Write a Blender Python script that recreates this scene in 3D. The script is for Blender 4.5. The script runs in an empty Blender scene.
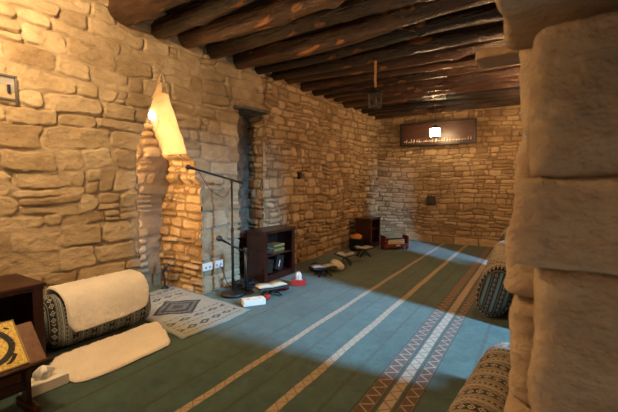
import bpy, bmesh, math, random
import numpy as np
from mathutils import Vector, Matrix
C = bpy.context.scene.collection
PI = math.pi
R = math.radians

# ------------------------------------------------------------------ node helper
class X:
    """a socket with arithmetic: every operation adds a Math node"""
    def __init__(s, nt, k): s.nt, s.k = nt, k
    def m(s, op, *a, clamp=False):
        n = s.nt.nodes.new('ShaderNodeMath'); n.operation = op; n.use_clamp = clamp
        for i, v in enumerate((s,) + a):
            if isinstance(v, X): s.nt.links.new(v.k, n.inputs[i])
            else: n.inputs[i].default_value = v
        return X(s.nt, n.outputs[0])
    def __add__(s, o): return s.m('ADD', o)
    def __sub__(s, o): return s.m('SUBTRACT', o)
    def __mul__(s, o): return s.m('MULTIPLY', o)
    def __truediv__(s, o): return s.m('DIVIDE', o)
    def fr(s): return s.m('FRACT')
    def ab(s): return s.m('ABSOLUTE')
    def lt(s, o): return s.m('LESS_THAN', o)
    def gt(s, o): return s.m('GREATER_THAN', o)
    def mx(s, o): return s.m('MAXIMUM', o)
    def mn(s, o): return s.m('MINIMUM', o)
    def band(s, a, b): return s.gt(a) * s.lt(b)

class Mat:
    def __init__(s, name, rough=.8, spec=.3, sheen=0, metal=0):
        s.m = bpy.data.materials.new(name); s.m.use_nodes = True
        s.nt = s.m.node_tree; s.b = s.nt.nodes['Principled BSDF']
        s.b.inputs['Roughness'].default_value = rough
        s.b.inputs['Specular IOR Level'].default_value = spec
        s.b.inputs['Sheen Weight'].default_value = sheen
        s.b.inputs['Metallic'].default_value = metal
    def n(s, t, **k):
        n = s.nt.nodes.new(t)
        for a, v in k.items(): setattr(n, a, v)
        return n
    def link(s, a, b): s.nt.links.new(a.k if isinstance(a, X) else a, b)
    def coord(s, kind='Object'):
        if not hasattr(s, 'tc'): s.tc = s.n('ShaderNodeTexCoord')
        return s.tc.outputs[kind]
    def sep(s, sock):
        n = s.n('ShaderNodeSeparateXYZ'); s.link(sock, n.inputs[0])
        return [X(s.nt, o) for o in n.outputs]
    def noise(s, scale, detail=4, rough=.55, stretch=None, kind='Object', dist=0):
        n = s.n('ShaderNodeTexNoise')
        n.inputs['Scale'].default_value = scale; n.inputs['Detail'].default_value = detail
        n.inputs['Roughness'].default_value = rough; n.inputs['Distortion'].default_value = dist
        c = s.coord(kind)
        if stretch:
            mp = s.n('ShaderNodeMapping'); mp.inputs['Scale'].default_value = stretch
            s.link(c, mp.inputs[0]); c = mp.outputs[0]
        s.link(c, n.inputs['Vector'])
        return X(s.nt, n.outputs['Fac'])
    def ramp(s, fac, stops):
        r = s.n('ShaderNodeValToRGB'); s.link(fac, r.inputs[0])
        e = r.color_ramp.elements
        while len(e) < len(stops): e.new(.5)
        for i, (p, c) in enumerate(stops):
            e[i].position = p; e[i].color = (*c, 1)
        return r.outputs[0]
    def mix(s, fac, a, b, mode='MIX'):
        n = s.n('ShaderNodeMix', data_type='RGBA', blend_type=mode)
        for sock, v in ((n.inputs[0], fac), (n.inputs[6], a), (n.inputs[7], b)):
            if isinstance(v, X): s.link(v, sock)
            elif isinstance(v, (int, float)): sock.default_value = v
            elif isinstance(v, tuple): sock.default_value = (*v, 1)
            else: s.link(v, sock)
        return n.outputs[2]
    def color(s, c):
        if isinstance(c, tuple): s.b.inputs['Base Color'].default_value = (*c, 1)
        else: s.link(c, s.b.inputs['Base Color'])
        return s
    def bump(s, h, strength=.5, dist=.01):
        n = s.n('ShaderNodeBump'); n.inputs['Strength'].default_value = strength
        n.inputs['Distance'].default_value = dist
        s.link(h, n.inputs['Height']); s.link(n.outputs[0], s.b.inputs['Normal'])
        return s

def simple(name, col, rough=.6, spec=.3, var=.25, scale=12, metal=0, bump=0, sheen=0):
    m = Mat(name, rough, spec, sheen, metal)
    nz = m.noise(scale)
    lo = tuple(c * (1 - var) for c in col); hi = tuple(min(1, c * (1 + var)) for c in col)
    m.color(m.ramp(nz, [(.3, lo), (.7, hi)]))
    if bump: m.bump(m.noise(scale * 8), bump, .005)
    return m.m

# stone: per-stone tint (attribute r), mortar mask (g)
def stone(name, cols, mortar, bumpd=.012):
    m = Mat(name, .92, .15)
    a = m.n('ShaderNodeAttribute', attribute_name='tint'); s = m.n('ShaderNodeSeparateColor')
    m.link(a.outputs['Color'], s.inputs[0])
    t = X(m.nt, s.outputs[0]); g = X(m.nt, s.outputs[1])
    f = t * .55 + m.noise(2.3, 5) * .5 + m.noise(26, 4) * .22 - .14
    c = m.ramp(f, [(0.12, cols[0]), (.38, cols[1]), (.6, cols[2]), (.9, cols[3])])
    st = m.ramp(m.noise(7, 6, .65, (1, 1, 2.2)), [(.35, (.72, .68, .62)), (.6, (1, 1, 1))])
    c = m.mix(.7, c, st, 'MULTIPLY')
    c = m.mix(g * .7 + .3, mortar, c)
    m.color(c)
    h = m.noise(16, 9, .68, (1, 1, 1.9)) * .8 + m.noise(75, 5, .65) * .4
    m.bump(h, 1.0, bumpd * 1.5)
    return m.m

M = {}
M['stone'] = stone('dressed_sandstone', [(.29, .21, .125), (.41, .315, .20), (.50, .395, .26), (.59, .485, .34)], (.36, .285, .195))
M['rubble'] = stone('rubble_sandstone', [(.25, .17, .095), (.39, .28, .165), (.50, .37, .225), (.60, .47, .31)], (.17, .115, .07))
M['rock'] = stone('jamb_rock', [(.24, .17, .105), (.36, .26, .17), (.45, .33, .22), (.54, .42, .29)], (.2, .15, .1), .02)
M['plaster'] = simple('rough_grey_plaster', (.19, .155, .12), .95, .1, .45, 9, bump=.8)
M['sandplaster'] = simple('sand_plaster', (.55, .44, .32), .9, .15, .15, 5, bump=.5)
M['slate'] = simple('dark_slate', (.11, .10, .095), .8, .3, .4, 8, bump=.5)

def log_mat():
    m = Mat('varnished_palm_log', .27, .6)
    oi = m.n('ShaderNodeObjectInfo'); rnd = X(m.nt, oi.outputs['Random'])
    n1 = m.noise(3.0, 6, .6, (.5, 2.5, 2.5)); n2 = m.noise(5, 5, .6, (.35, 1.6, 1.6), dist=.4)
    n3 = m.noise(30, 4, .6, (.1, 1.5, 1.5))
    c = m.ramp(n1 * .75 + rnd * .3 - .05 + n3 * .12, [(.34, (.006, .003, .002)), (.50, (.022, .010, .006)), (.68, (.075, .032, .015)), (.88, (.19, .10, .045))])
    blot = m.ramp(m.noise(2.6, 4, .5, (.7, 1.6, 1.6), dist=.8), [(.60, (0, 0, 0)), (.66, (1, 1, 1))])
    s = m.sep(blot)[0]
    c = m.mix(s * .8, c, (.36, .13, .03))
    m.color(c)
    m.bump(n3 * .8 + n2 * .9 + m.noise(18, 4, .6, (2.5, .5, .5), dist=.6) * .5, 1.0, .03)
    return m.m
M['log'] = log_mat()
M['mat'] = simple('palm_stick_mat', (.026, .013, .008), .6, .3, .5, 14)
def wood(name, a, b, rough=.35, axis=(1, 8, 8), sc=4):
    m = Mat(name, rough, .45)
    m.color(m.ramp(m.noise(sc, 6, .6, axis, dist=.3), [(.3, a), (.7, b)]))
    m.bump(m.noise(30, 3, .5, axis), .15, .003)
    return m.m
M['darkwood'] = wood('dark_mahogany', (.018, .005, .004), (.05, .015, .010), .32)
M['redwood'] = wood('red_stained_wood', (.12, .018, .014), (.22, .04, .028), .35)
M['brownwood'] = wood('brown_board', (.10, .05, .03), (.18, .09, .055), .45)
M['blackwood'] = wood('near_black_wood', (.008, .005, .004), (.025, .014, .010), .4)
M['paper'] = simple('cream_paper', (.62, .56, .44), .8, .1, .08, 20)
M['white'] = simple('white_card', (.72, .71, .68), .7, .2, .05, 10)
M['tissue'] = simple('white_tissue', (.80, .79, .76), .9, .1, .05, 20)
M['plastic'] = simple('white_socket_plastic', (.75, .75, .74), .35, .5, .03, 10)
M['black'] = simple('black_metal', (.012, .012, .013), .4, .5, .2, 20)
M['cable'] = simple('black_cable', (.012, .012, .012), .55, .4, .2, 20)
M['grille'] = simple('microphone_grille', (.05, .05, .052), .45, .5, .3, 200, metal=.6)
M['red'] = simple('red_card', (.42, .035, .03), .6, .3, .15, 10)
M['darkred'] = simple('dark_red_cloth', (.16, .014, .012), .85, .1, .3, 20)
M['leather'] = simple('dark_book_cover', (.02, .017, .015), .5, .4, .3, 20)
M['green'] = simple('green_book_cover', (.06, .07, .03), .5, .4, .2, 20)
M['gold'] = simple('old_gold_cover', (.25, .20, .08), .5, .4, .15, 20)
M['orange'] = simple('orange_cloth', (.50, .20, .06), .8, .2, .2, 14)
M['bluebin'] = simple('dark_navy_plastic', (.012, .016, .03), .4, .4, .2, 10)
M['rope'] = simple('tan_rope', (.34, .19, .08), .9, .1, .3, 60, bump=.6)
M['grey'] = simple('grey_metal_plate', (.28, .27, .26), .5, .4, .25, 14)
M['greypaper'] = simple('grey_printed_sheet', (.40, .38, .35), .7, .2, .15, 60)
M['ink'] = simple('black_ink', (.012, .011, .010), .5, .3, .1, 20)
M['signwood'] = wood('red_brown_board', (.028, .009, .006), (.07, .024, .014), .4, (1, 8, 8))
M['pale'] = simple('pale_paint', (.72, .66, .55), .6, .3, .05, 20)

def emis(name, col, st):
    m = Mat(name); m.color(col)
    m.b.inputs['Emission Color'].default_value = (*col, 1); m.b.inputs['Emission Strength'].default_value = st
    return m.m
M['pane'] = emis('glowing_lantern_glass', (1, .70, .36), 110)
M['bulb'] = emis('warm_bulb', (1, .80, .48), 60)
M['bulb2'] = emis('warm_niche_bulb', (1, .86, .60), 12)
def glass():
    m = Mat('frosted_lantern_glass', .3, .5); m.color((1, .93, .8))
    m.b.inputs['Transmission Weight'].default_value = 1; m.b.inputs['IOR'].default_value = 1.1
    return m.m
M['glass'] = glass()

def fleece(name, col):
    m = Mat(name, .95, .05, sheen=.5)
    n = m.noise(55, 5, .7); n2 = m.noise(4, 3)
    lo = tuple(c * .86 for c in col)
    m.color(m.ramp(n * .5 + n2 * .5, [(.35, lo), (.6, col)]))
    m.bump(n + m.noise(160, 3, .6) * .6, .7, .012)
    return m.m
M['fleece'] = fleece('cream_fleece', (.92, .88, .82))
M['fleece2'] = fleece('ivory_fleece', (.90, .82, .70))

def carpet():
    m = Mat('green_striped_carpet', .95, .08, sheen=.25)
    x, y, z = m.sep(m.coord())
    x = x + (y - 1.6) * .012 + (m.noise(3, 2) - .5) * .012
    base = m.ramp(m.noise(1.6, 4, .6) * .45 + m.noise(9, 5, .65) * .4 + m.noise(90, 3) * .25, [(.38, (.011, .036, .032)), (.66, (.050, .108, .090))])
    c = base
    def put(mask, col, amt=1.0):
        nonlocal c
        c = m.mix(mask * amt, c, col)
    wash = m.noise(40, 3)
    for cx in (-2.2, -1.72, -1.2, -.42, -2.66):
        put((x - cx).ab().lt(.016), (.03, .045, .028), .75)
    def xs(cx, w, col, edge, dark, per):
        u = (x - cx) / w                       # -1..1 across
        put(u.ab().lt(1.0), edge)
        put(u.ab().lt(.84), col)
        t = (y / per).fr() * 2 - 1             # saw
        tri = t.ab() * 2 - 1                   # -1..1 triangle
        put(((u / .84 - tri).ab().lt(.26)).mx((u / .84 + tri).ab().lt(.0)) * u.ab().lt(.84), dark, .8)
    cream = (.34, .27, .18); brown = (.095, .036, .022)
    xs(-1.955, .036, cream, (.07, .06, .04), (.20, .13, .08), .10)
    xs(-1.455, .042, cream, (.07, .06, .04), (.20, .13, .08), .11)
    # the broad border: two brown zigzag bands round a pale one
    for cx, w in ((-.962, .052), (-.725, .044)):
        put((x - cx).ab().lt(w + .012), (.02, .028, .02))
        xs(cx, w, brown, (.10, .10, .07), (.32, .29, .20), .12)
    put((x + .84).ab().lt(.058), (.03, .045, .03))
    xs(-.84, .044, (.36, .29, .21), (.10, .09, .06), (.17, .075, .045), .12)
    c = m.mix(.45, c, m.ramp(wash, [(.3, (.6, .6, .6)), (.65, (1, 1, 1))]), 'MULTIPLY')
    m.color(c)
    m.bump(m.noise(220, 3, .7) + m.noise(14, 4) * .8, .6, .008)
    return m.m
M['carpet'] = carpet()

def textile(name, base, base2, dark, light, per=.26):
    """woven bedouin bands; UV in metres, u runs along the cushion"""
    m = Mat(name, .93, .08, sheen=.15)
    u, v, _ = m.sep(m.coord('UV'))
    u = u + (m.noise(6, 2) - .5) * .012
    t = (u / per).fr()
    c = m.mix(m.noise(35, 3), base, base2)
    def put(mask, col, a=1.0):
        nonlocal c
        c = m.mix(mask * a, c, col)
    put(t.band(.04, .34), dark)
    d = ((v / .055).fr() - .5).ab() * 2
    e = (t - .19).ab() / .15
    s = d + e
    put(t.band(.04, .34) * s.band(.55, .82), light)
    put(t.band(.04, .34) * s.lt(.26), light)
    put(t.band(.36, .375), dark); put(t.band(.005, .02), dark)
    zz = ((v / .035).fr() - .5).ab() * .16
    put(t.band(.41, .52) * ((t - .425) - zz).ab().lt(.018), dark)
    put(t.band(.55, .565), dark); put(t.band(.58, .64), light, .7); put(t.band(.655, .67), dark)
    q = ((v / .03).fr()).gt(.5)
    put(t.band(.72, .80) * q, dark); put(t.band(.83, .90), base2, .8)
    put(t.band(.92, .945), dark, .9)
    m.color(c)
    m.bump(m.noise(260, 2) + m.noise(18, 3) * .6, .5, .006)
    return m.m
M['tex_grey'] = textile('grey_woven_bands', (.30, .33, .32), (.19, .23, .23), (.028, .032, .038), (.45, .44, .40), .16)
M['tex_tan'] = textile('tan_woven_bands', (.33, .27, .19), (.24, .19, .13), (.030, .024, .020), (.44, .37, .28), .17)
def tex_end():
    m = Mat('blue_woven_end', .93, .08)
    u, v, _ = m.sep(m.coord('UV'))
    t = (u / .105).fr()
    c = m.mix(m.noise(40, 3), (.028, .034, .042), (.05, .055, .06))
    s = ((v / .05).fr() - .5).ab() * 2 + (t - .42).ab() / .16
    c = m.mix(s.band(.5, .85) * t.band(.2, .66), c, (.26, .25, .22))
    c = m.mix(t.band(.76, .96), c, (.12, .20, .21))
    c = m.mix(t.band(.12, .15).mx(t.band(.70, .73)), c, (.22, .2, .17))
    m.color(c); m.bump(m.noise(240, 2), .4, .005)
    return m.m
M['tex_end'] = tex_end()

def rugmat():
    m = Mat('grey_woven_prayer_rug', .95, .08, sheen=.1)
    u, v, _ = m.sep(m.coord('UV'))       # u 0..1.6 along, v 0..1.1 across
    n = m.noise(30, 4)
    c = m.mix(n, (.23, .25, .235), (.31, .33, .31))
    dk = (.026, .026, .026)
    def put(mask, col, a=1.0):
        nonlocal c
        c = m.mix(mask * a, c, col)
    du = (u - .80).ab(); dv = (v - .55).ab()
    w = (m.noise(14, 2) - .5) * .05
    # rows of small woven figures
    for k, uu in enumerate((.09, .19, .30, .40, .50, 1.10, 1.22, 1.33, 1.46)):
        per = (.06, .19, .07, .23, .08, .07, .2, .08, .13)[k]; hh = (.014, .05, .012, .045, .014, .014, .05, .014, .03)[k]
        a = ((v / per).fr() - .5).ab() * 2; b = (u - uu).ab() / hh
        put((a + b).lt(.95) * (a + b + w).gt(.35) * v.band(.08, 1.02), dk, .85)
    # central medallion
    md = du / .30 + dv / .42 + w
    put(md.lt(1.0), (.12, .115, .10)); put(md.band(.84, 1.0), dk); put(md.band(.50, .68), dk)
    chk = (((u / .05).fr() - .5).ab() + ((v / .05).fr() - .5).ab())
    put(md.lt(.86) * chk.lt(.34), dk, .8); put(md.lt(.28), dk, .8)
    put(v.lt(.035).mx(v.gt(1.065)), (.22, .27, .25)); put(u.lt(.03).mx(u.gt(1.56)), (.22, .27, .25))
    m.color(c); m.bump(m.noise(200, 3), .5, .006)
    return m.m
M['rug'] = rugmat()

# ------------------------------------------------------------------ object helpers
def link(o, parent=None):
    C.objects.link(o)
    if parent: o.parent = parent
    return o
def tag(o, label=None, cat=None, group=None, kind=None):
    if label: o['label'] = label
    if cat: o['category'] = cat
    if group: o['group'] = group
    if kind: o['kind'] = kind
    return o
def thing(name, label, cat, loc=(0, 0, 0), rz=0, group=None):
    o = bpy.data.objects.new(name, None); o.empty_display_size = .1
    o.location = loc; o.rotation_euler = (0, 0, rz); link(o)
    return tag(o, label, cat, group)
def obj(name, bm, mat, parent=None, smooth=False):
    me = bpy.data.meshes.new(name)
    bmesh.ops.recalc_face_normals(bm, faces=bm.faces[:])
    bm.to_mesh(me); bm.free()
    for m_ in (mat if isinstance(mat, (list, tuple)) else [mat]): me.materials.append(m_)
    if smooth:
        for p in me.polygons: p.use_smooth = True
    return link(bpy.data.objects.new(name, me), parent)
def bx(c, s, bev=.003, rot=None, bm=None, seg=2):
    """box centred at c with size s"""
    b2 = bmesh.new(); bmesh.ops.create_cube(b2, size=1)
    bmesh.ops.scale(b2, vec=s, verts=b2.verts)
    if bev: bmesh.ops.bevel(b2, geom=b2.edges[:], offset=min(bev, min(s) * .45), segments=seg, affect='EDGES', profile=.5)
    if rot is not None: bmesh.ops.transform(b2, matrix=rot, verts=b2.verts)
    bmesh.ops.translate(b2, vec=c, verts=b2.verts)
    return join(bm, b2)
def join(bm, b2):
    if bm is None: return b2
    me = bpy.data.meshes.new('t'); b2.to_mesh(me); b2.free(); bm.from_mesh(me); bpy.data.meshes.remove(me)
    return bm
def tube(pts, r, n=8, bm=None, rs=None, cap=True):
    if bm is None: bm = bmesh.new()
    P = [Vector(p) for p in pts]; rings = []; prev = None
    for i, p in enumerate(P):
        t = (P[min(i + 1, len(P) - 1)] - P[max(i - 1, 0)]).normalized()
        a = prev if prev is not None else (Vector((0, 0, 1)) if abs(t.z) < .9 else Vector((1, 0, 0)))
        a = (a - t * a.dot(t)).normalized(); b = t.cross(a); prev = a
        rr = rs[i] if rs else r
        rings.append([bm.verts.new(p + (a * math.cos(2 * PI * k / n) + b * math.sin(2 * PI * k / n)) * rr) for k in range(n)])
    for i in range(len(rings) - 1):
        for k in range(n):
            bm.faces.new((rings[i][k], rings[i][(k + 1) % n], rings[i + 1][(k + 1) % n], rings[i + 1][k]))
    if cap: bm.faces.new(rings[0][::-1]); bm.faces.new(rings[-1])
    return bm
def lathe(prof, n=32, c=(0, 0, 0), bm=None):
    if bm is None: bm = bmesh.new()
    rings = [[bm.verts.new((c[0] + r * math.cos(2 * PI * k / n), c[1] + r * math.sin(2 * PI * k / n), c[2] + z)) for k in range(n)] for r, z in prof]
    for i in range(len(rings) - 1):
        for k in range(n):
            bm.faces.new((rings[i][k], rings[i][(k + 1) % n], rings[i + 1][(k + 1) % n], rings[i + 1][k]))
    bm.faces.new(rings[0][::-1]); bm.faces.new(rings[-1])
    return bm
def spline(pts, n=12):
    P = [Vector(p) for p in pts]; P = [P[0] * 2 - P[1]] + P + [P[-1] * 2 - P[-2]]; out = []
    for i in range(1, len(P) - 2):
        for k in range(n):
            t = k / n
            out.append(.5 * ((2 * P[i]) + (-P[i - 1] + P[i + 1]) * t + (2 * P[i - 1] - 5 * P[i] + 4 * P[i + 1] - P[i + 2]) * t * t + (-P[i - 1] + 3 * P[i] - 3 * P[i + 1] + P[i + 2]) * t ** 3))
    out.append(P[-2]); return out

# ------------------------------------------------------------------ numpy noise + masonry
def vnoise(x, y, seed=0):
    rng = np.random.RandomState(seed); T = rng.rand(256, 256)
    xi = np.floor(x).astype(int); yi = np.floor(y).astype(int)
    fx = x - xi; fy = y - yi; fx = fx * fx * (3 - 2 * fx); fy = fy * fy * (3 - 2 * fy)
    g = lambda a, b: T[a % 256, b % 256]
    return (g(xi, yi) * (1 - fx) + g(xi + 1, yi) * fx) * (1 - fy) + (g(xi, yi + 1) * (1 - fx) + g(xi + 1, yi + 1) * fx) * fy
def fbm(x, y, seed=0, o=4):
    s = 0; a = .5
    for k in range(o):
        s = s + a * (vnoise(x * 2 ** k + 17.3 * k, y * 2 ** k + 9.1 * k, seed + k) - .5); a *= .5
    return s
def sstep(a, b, x):
    t = np.clip((x - a) / (b - a), 0, 1); return t * t * (3 - 2 * t)

class Courses:
    """irregular coursed masonry over u (along) and v (up)"""
    def __init__(s, u0, u1, v0, v1, hr, wr, seed, split=.3, gap=.004, edge=.02, depth=.02, prot=.012, rc=.03, warp=.05, flush=.5):
        s.flush = flush
        rng = random.Random(seed); s.seed = seed; s.gap, s.edge, s.depth, s.prot, s.rc, s.warp = gap, edge, depth, prot, rc, warp
        s.v = [v0]
        while s.v[-1] < v1: s.v.append(s.v[-1] + rng.uniform(*hr))
        s.v = np.array(s.v); s.rows = []
        for i in range(len(s.v)):
            us = [u0 - rng.random() * .3]; kinds = []
            while us[-1] < u1:
                w = rng.uniform(*wr) if rng.random() < .75 else rng.uniform(wr[0] * .4, wr[0])
                kinds.append(rng.uniform(.32, .68) if rng.random() < split else 2.0); us.append(us[-1] + w)
            kinds.append(2.0)
            s.rows.append((np.array(us), np.array(kinds)))
    def __call__(s, u, v):
        sd = s.seed
        vv = v + s.warp * fbm(u * 1.3, v * 1.1, sd, 2) * 1.6 + .04 * fbm(u * 8, v * 8, sd + 5, 3)
        uu = u + s.warp * 1.4 * fbm(u * 2.1 + 50, v * 4.3, sd + 9, 2) + .045 * fbm(u * 9, v * 9 + 40, sd + 11, 3)
        r = np.clip(np.searchsorted(s.v, vv) - 1, 0, len(s.v) - 2)
        out = np.full(u.shape, -1.); tint = np.zeros(u.shape); rnd2 = np.zeros(u.shape); lu = np.zeros(u.shape)
        T = np.random.RandomState(sd + 77).rand(4096)
        for k in np.unique(r):
            m = r == k; us, kinds = s.rows[k]
            j = np.clip(np.searchsorted(us, uu[m]) - 1, 0, len(us) - 2)
            a, b = us[j], us[j + 1]; lo = np.full(j.shape, s.v[k]); hi = np.full(j.shape, s.v[k + 1])
            cut = lo + (hi - lo) * kinds[j]
            up = (kinds[j] < 1) & (vv[m] > cut); dn = (kinds[j] < 1) & ~up
            lo = np.where(up, cut, lo); hi = np.where(dn, cut, hi)
            cx, cy = (a + b) / 2, (lo + hi) / 2; hx, hy = (b - a) / 2, (hi - lo) / 2
            idx = (k * 211 + j * 7 + up * 3 + 13) % 4096
            r1, r2, r3, r4 = [T[(idx * q_ + 11) % 4096] for q_ in (7, 19, 29, 37)]
            rot = (r1 - .5) * .13; ux, vy = uu[m] - cx, vv[m] - cy
            ux, vy = ux - rot * vy, vy + rot * ux + (r4 - .5) * .12 * hy * ux / np.maximum(hx, .05)
            hx = hx * (1 - .03 * r2); hy = hy * (1 - .13 * r3 * r3)
            rc = np.minimum(s.rc * (.6 + 1.1 * r2), np.minimum(hx, hy) * .85)
            qx = np.abs(ux) - hx + rc; qy = np.abs(vy) - hy + rc
            d = -(np.hypot(np.maximum(qx, 0), np.maximum(qy, 0)) + np.minimum(np.maximum(qx, qy), 0) - rc)
            idx = (k * 211 + j * 7 + up * 3 + 13) % 4096
            out[m] = d; tint[m] = T[idx]; rnd2[m] = T[(idx * 31 + 5) % 4096]
            lu[m] = (T[(idx * 17 + 3) % 4096] - .5) * (vv[m] - cy) / np.maximum(hy, .03) + (T[(idx * 13 + 9) % 4096] - .5) * (uu[m] - cx) / np.maximum(hx, .05)
        out = out + .012 * fbm(u * 16, v * 16, sd + 3, 3)
        h = sstep(s.gap * .3, s.gap + s.edge, out)
        dp = s.depth * (s.flush + (1 - s.flush) * 1.5 * sstep(-.06, .14, fbm(u * 2.7, v * 4.2, sd + 41, 3)))
        disp = (h - 1) * dp + .03 * fbm(u * 1.1, v * 1.4, sd + 51, 2) + h * ((rnd2 - .5) * s.prot * 2 + lu * s.prot * .8 + .036 * fbm(u * 6, v * 9, sd + 21, 5) + .010 * fbm(u * 28, v * 40, sd + 31, 3))
        return disp, tint, sstep(.15, .8, h)
class Rubble:
    """voronoi rubble, flat stones wider than tall"""
    def __init__(s, cw, ch, seed, gap=.008, edge=.022, depth=.035, prot=.018):
        s.cw, s.ch, s.seed, s.gap, s.edge, s.depth, s.prot = cw, ch, seed, gap, edge, depth, prot
    def __call__(s, u, v):
        sd = s.seed
        uu = (u + .05 * fbm(u * 3, v * 3, sd, 2)) / s.cw; vv = (v + .05 * fbm(u * 2 + 9, v * 4, sd + 4, 2)) / s.ch
        rng = np.random.RandomState(sd + 1); JX = rng.rand(128, 128); JY = rng.rand(128, 128); T = rng.rand(128, 128); T2 = rng.rand(128, 128); T3 = rng.rand(128, 128)
        iu = np.floor(uu).astype(int); iv = np.floor(vv).astype(int)
        f1 = np.full(u.shape, 9.); f2 = f1.copy(); t = np.zeros(u.shape); t2 = t.copy(); t3 = t.copy(); px = t.copy(); py = t.copy()
        sites = []
        for dv in (-1, 0, 1):
            for du in (-1, 0, 1):
                a = iu + du; b = iv + dv
                sx = a + .5 * (b % 2) + .12 + .76 * JX[a % 128, b % 128] - .25; sy = b + .2 + .6 * JY[a % 128, b % 128]
                d = np.hypot((uu - sx) * 1.0, (vv - sy) * 1.0)
                n = d < f1
                f2 = np.where(n, f1, np.minimum(f2, d)); f1 = np.where(n, d, f1)
                t = np.where(n, T[a % 128, b % 128], t); t2 = np.where(n, T2[a % 128, b % 128], t2); t3 = np.where(n, T3[a % 128, b % 128], t3)
                px = np.where(n, uu - sx, px); py = np.where(n, vv - sy, py)
        d = (f2 - f1) * .5 * min(s.cw, s.ch) * 1.2 + .012 * fbm(u * 14, v * 14, sd + 3, 3)
        h = sstep(s.gap * .3, s.gap + s.edge, d)
        disp = (h - 1) * s.depth + h * ((t2 - .5) * s.prot * 2 + (t3 - .5) * px * s.prot * 2.4 + (t - .5) * py * s.prot * 2.4 + .028 * fbm(u * 5, v * 9, sd + 21, 4) + .008 * fbm(u * 26, v * 30, sd + 31, 2))
        return disp, t, sstep(.15, .8, h)

class WB:
    def __init__(s): s.v = []; s.f = []; s.c = []; s.m = []; s.n = 0
    def patch(s, mapf, uL, uR, v0, v1, nu, nv, hf, mat=0):
        V = np.linspace(v0, v1, nv)[:, None] * np.ones((1, nu)); S = np.linspace(0, 1, nu)[None, :] * np.ones((nv, 1))
        a = uL(V) if callable(uL) else uL; b = uR(V) if callable(uR) else uR
        U = a + (b - a) * S
        if hf is None: d, t, g = np.zeros(U.shape), np.full(U.shape, .5), np.ones(U.shape)
        else: d, t, g = hf(U, V)
        x, y, z = mapf(U, V, d)
        s.v.append(np.stack([x + 0 * U, y + 0 * U, z + 0 * U], -1).reshape(-1, 3))
        s.c.append(np.stack([t, g, 0 * t, 0 * t + 1], -1).reshape(-1, 4))
        i = np.arange(nu * nv).reshape(nv, nu) + s.n
        q = np.stack([i[:-1, :-1], i[:-1, 1:], i[1:, 1:], i[1:, :-1]], -1).reshape(-1, 4)
        s.f.append(q); s.m.append(np.full(len(q), mat)); s.n += nu * nv
    def build(s, name, mats, kind='structure', parent=None):
        v = np.concatenate(s.v); f = np.concatenate(s.f); me = bpy.data.meshes.new(name)
        me.from_pydata(v.tolist(), [], f.tolist())
        me.polygons.foreach_set('material_index', np.concatenate(s.m).astype(np.int32))
        me.polygons.foreach_set('use_smooth', np.ones(len(f), bool))
        at = me.attributes.new('tint', 'FLOAT_COLOR', 'POINT'); at.data.foreach_set('color', np.concatenate(s.c).astype(np.float32).ravel())
        for m_ in mats: me.materials.append(m_)
        o = link(bpy.data.objects.new(name, me), parent)
        if kind: o['kind'] = kind
        return o

# ------------------------------------------------------------------ the room
WX, BY, CZ = -3.8, 9.4, 3.45          # left wall face, back wall face, ceiling deck
near = Courses(-1, 5, -.2, 3.6, (.12, .235), (.22, .62), 5, split=.24, gap=.002, edge=.012, depth=.030, prot=.014, rc=.045, warp=.10, flush=.25)
rub = Courses(3, 10, -.2, 3.6, (.10, .19), (.15, .38), 12, split=.35, gap=.004, edge=.020, depth=.055, prot=.024, rc=.045, warp=.10, flush=.45)
nich = Courses(0, 3, -.2, 3.4, (.08, .16), (.16, .38), 31, split=.25, gap=.006, edge=.024, depth=.04, prot=.022, rc=.06, warp=.06)
back = Courses(-5, 1, -.2, 3.6, (.08, .15), (.16, .40), 44, split=.25, gap=.003, edge=.018, depth=.028, prot=.012, rc=.045, warp=.10)
def blend(u, v):
    a = near(u, v); b = rub(u, v); w = sstep(4.5, 4.9, u + .5 * fbm(u * 2, v * 2, 3, 2))
    w = (w > .5).astype(float)
    return tuple(a[i] * (1 - w) + b[i] * w for i in range(3))
L = WB()
mp = lambda u, v, d: (WX + d, u, v)
Y0, Y1, AZ, SZ = 2.47, 3.36, 2.74, 1.84
ym = 2.81; YS = 3.15
nL = lambda V: Y0 + (ym - Y0) * np.clip((V - SZ) / (AZ - SZ), 0, 1)
def nR(V):
    low = Y1 + .03 * fbm(V * 7, V * 0 + 3, 66, 3) - .09 * sstep(1.45, 1.55, V) - (Y1 - .09 - YS) * sstep(SZ - .10, SZ, V)
    return low - (YS - ym) * np.clip((V - SZ) / (AZ - SZ), 0, 1)
dep = lambda V: .84 - .36 * sstep(.9, 1.9, V)
jag = lambda V: 4.07 + .05 * fbm(V * 3.1, V * 0 + 2, 8, 3) + .07 * fbm(V * 9, V * 0 + 7, 18, 2)
L.patch(mp, -1.1, 1.0, 0, AZ, 130, 200, near)
L.patch(mp, 1.0, nL, 0, AZ, 160, 300, near)
L.patch(mp, 1.0, 4.07, AZ, 3.6, 330, 90, near)
L.patch(mp, -1.1, 1.0, AZ, 3.6, 130, 60, near)
L.patch(mp, nR, jag, 0, 2.52, 70, 210, near)
L.patch(mp, ym, 4.07, 2.52, AZ, 100, 20, near)
L.patch(mp, 4.06, 4.62, 2.52, 3.6, 45, 90, near)
L.patch(mp, 4.62, 9.5, 0, 3.6, 400, 270, blend, 1)
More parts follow.
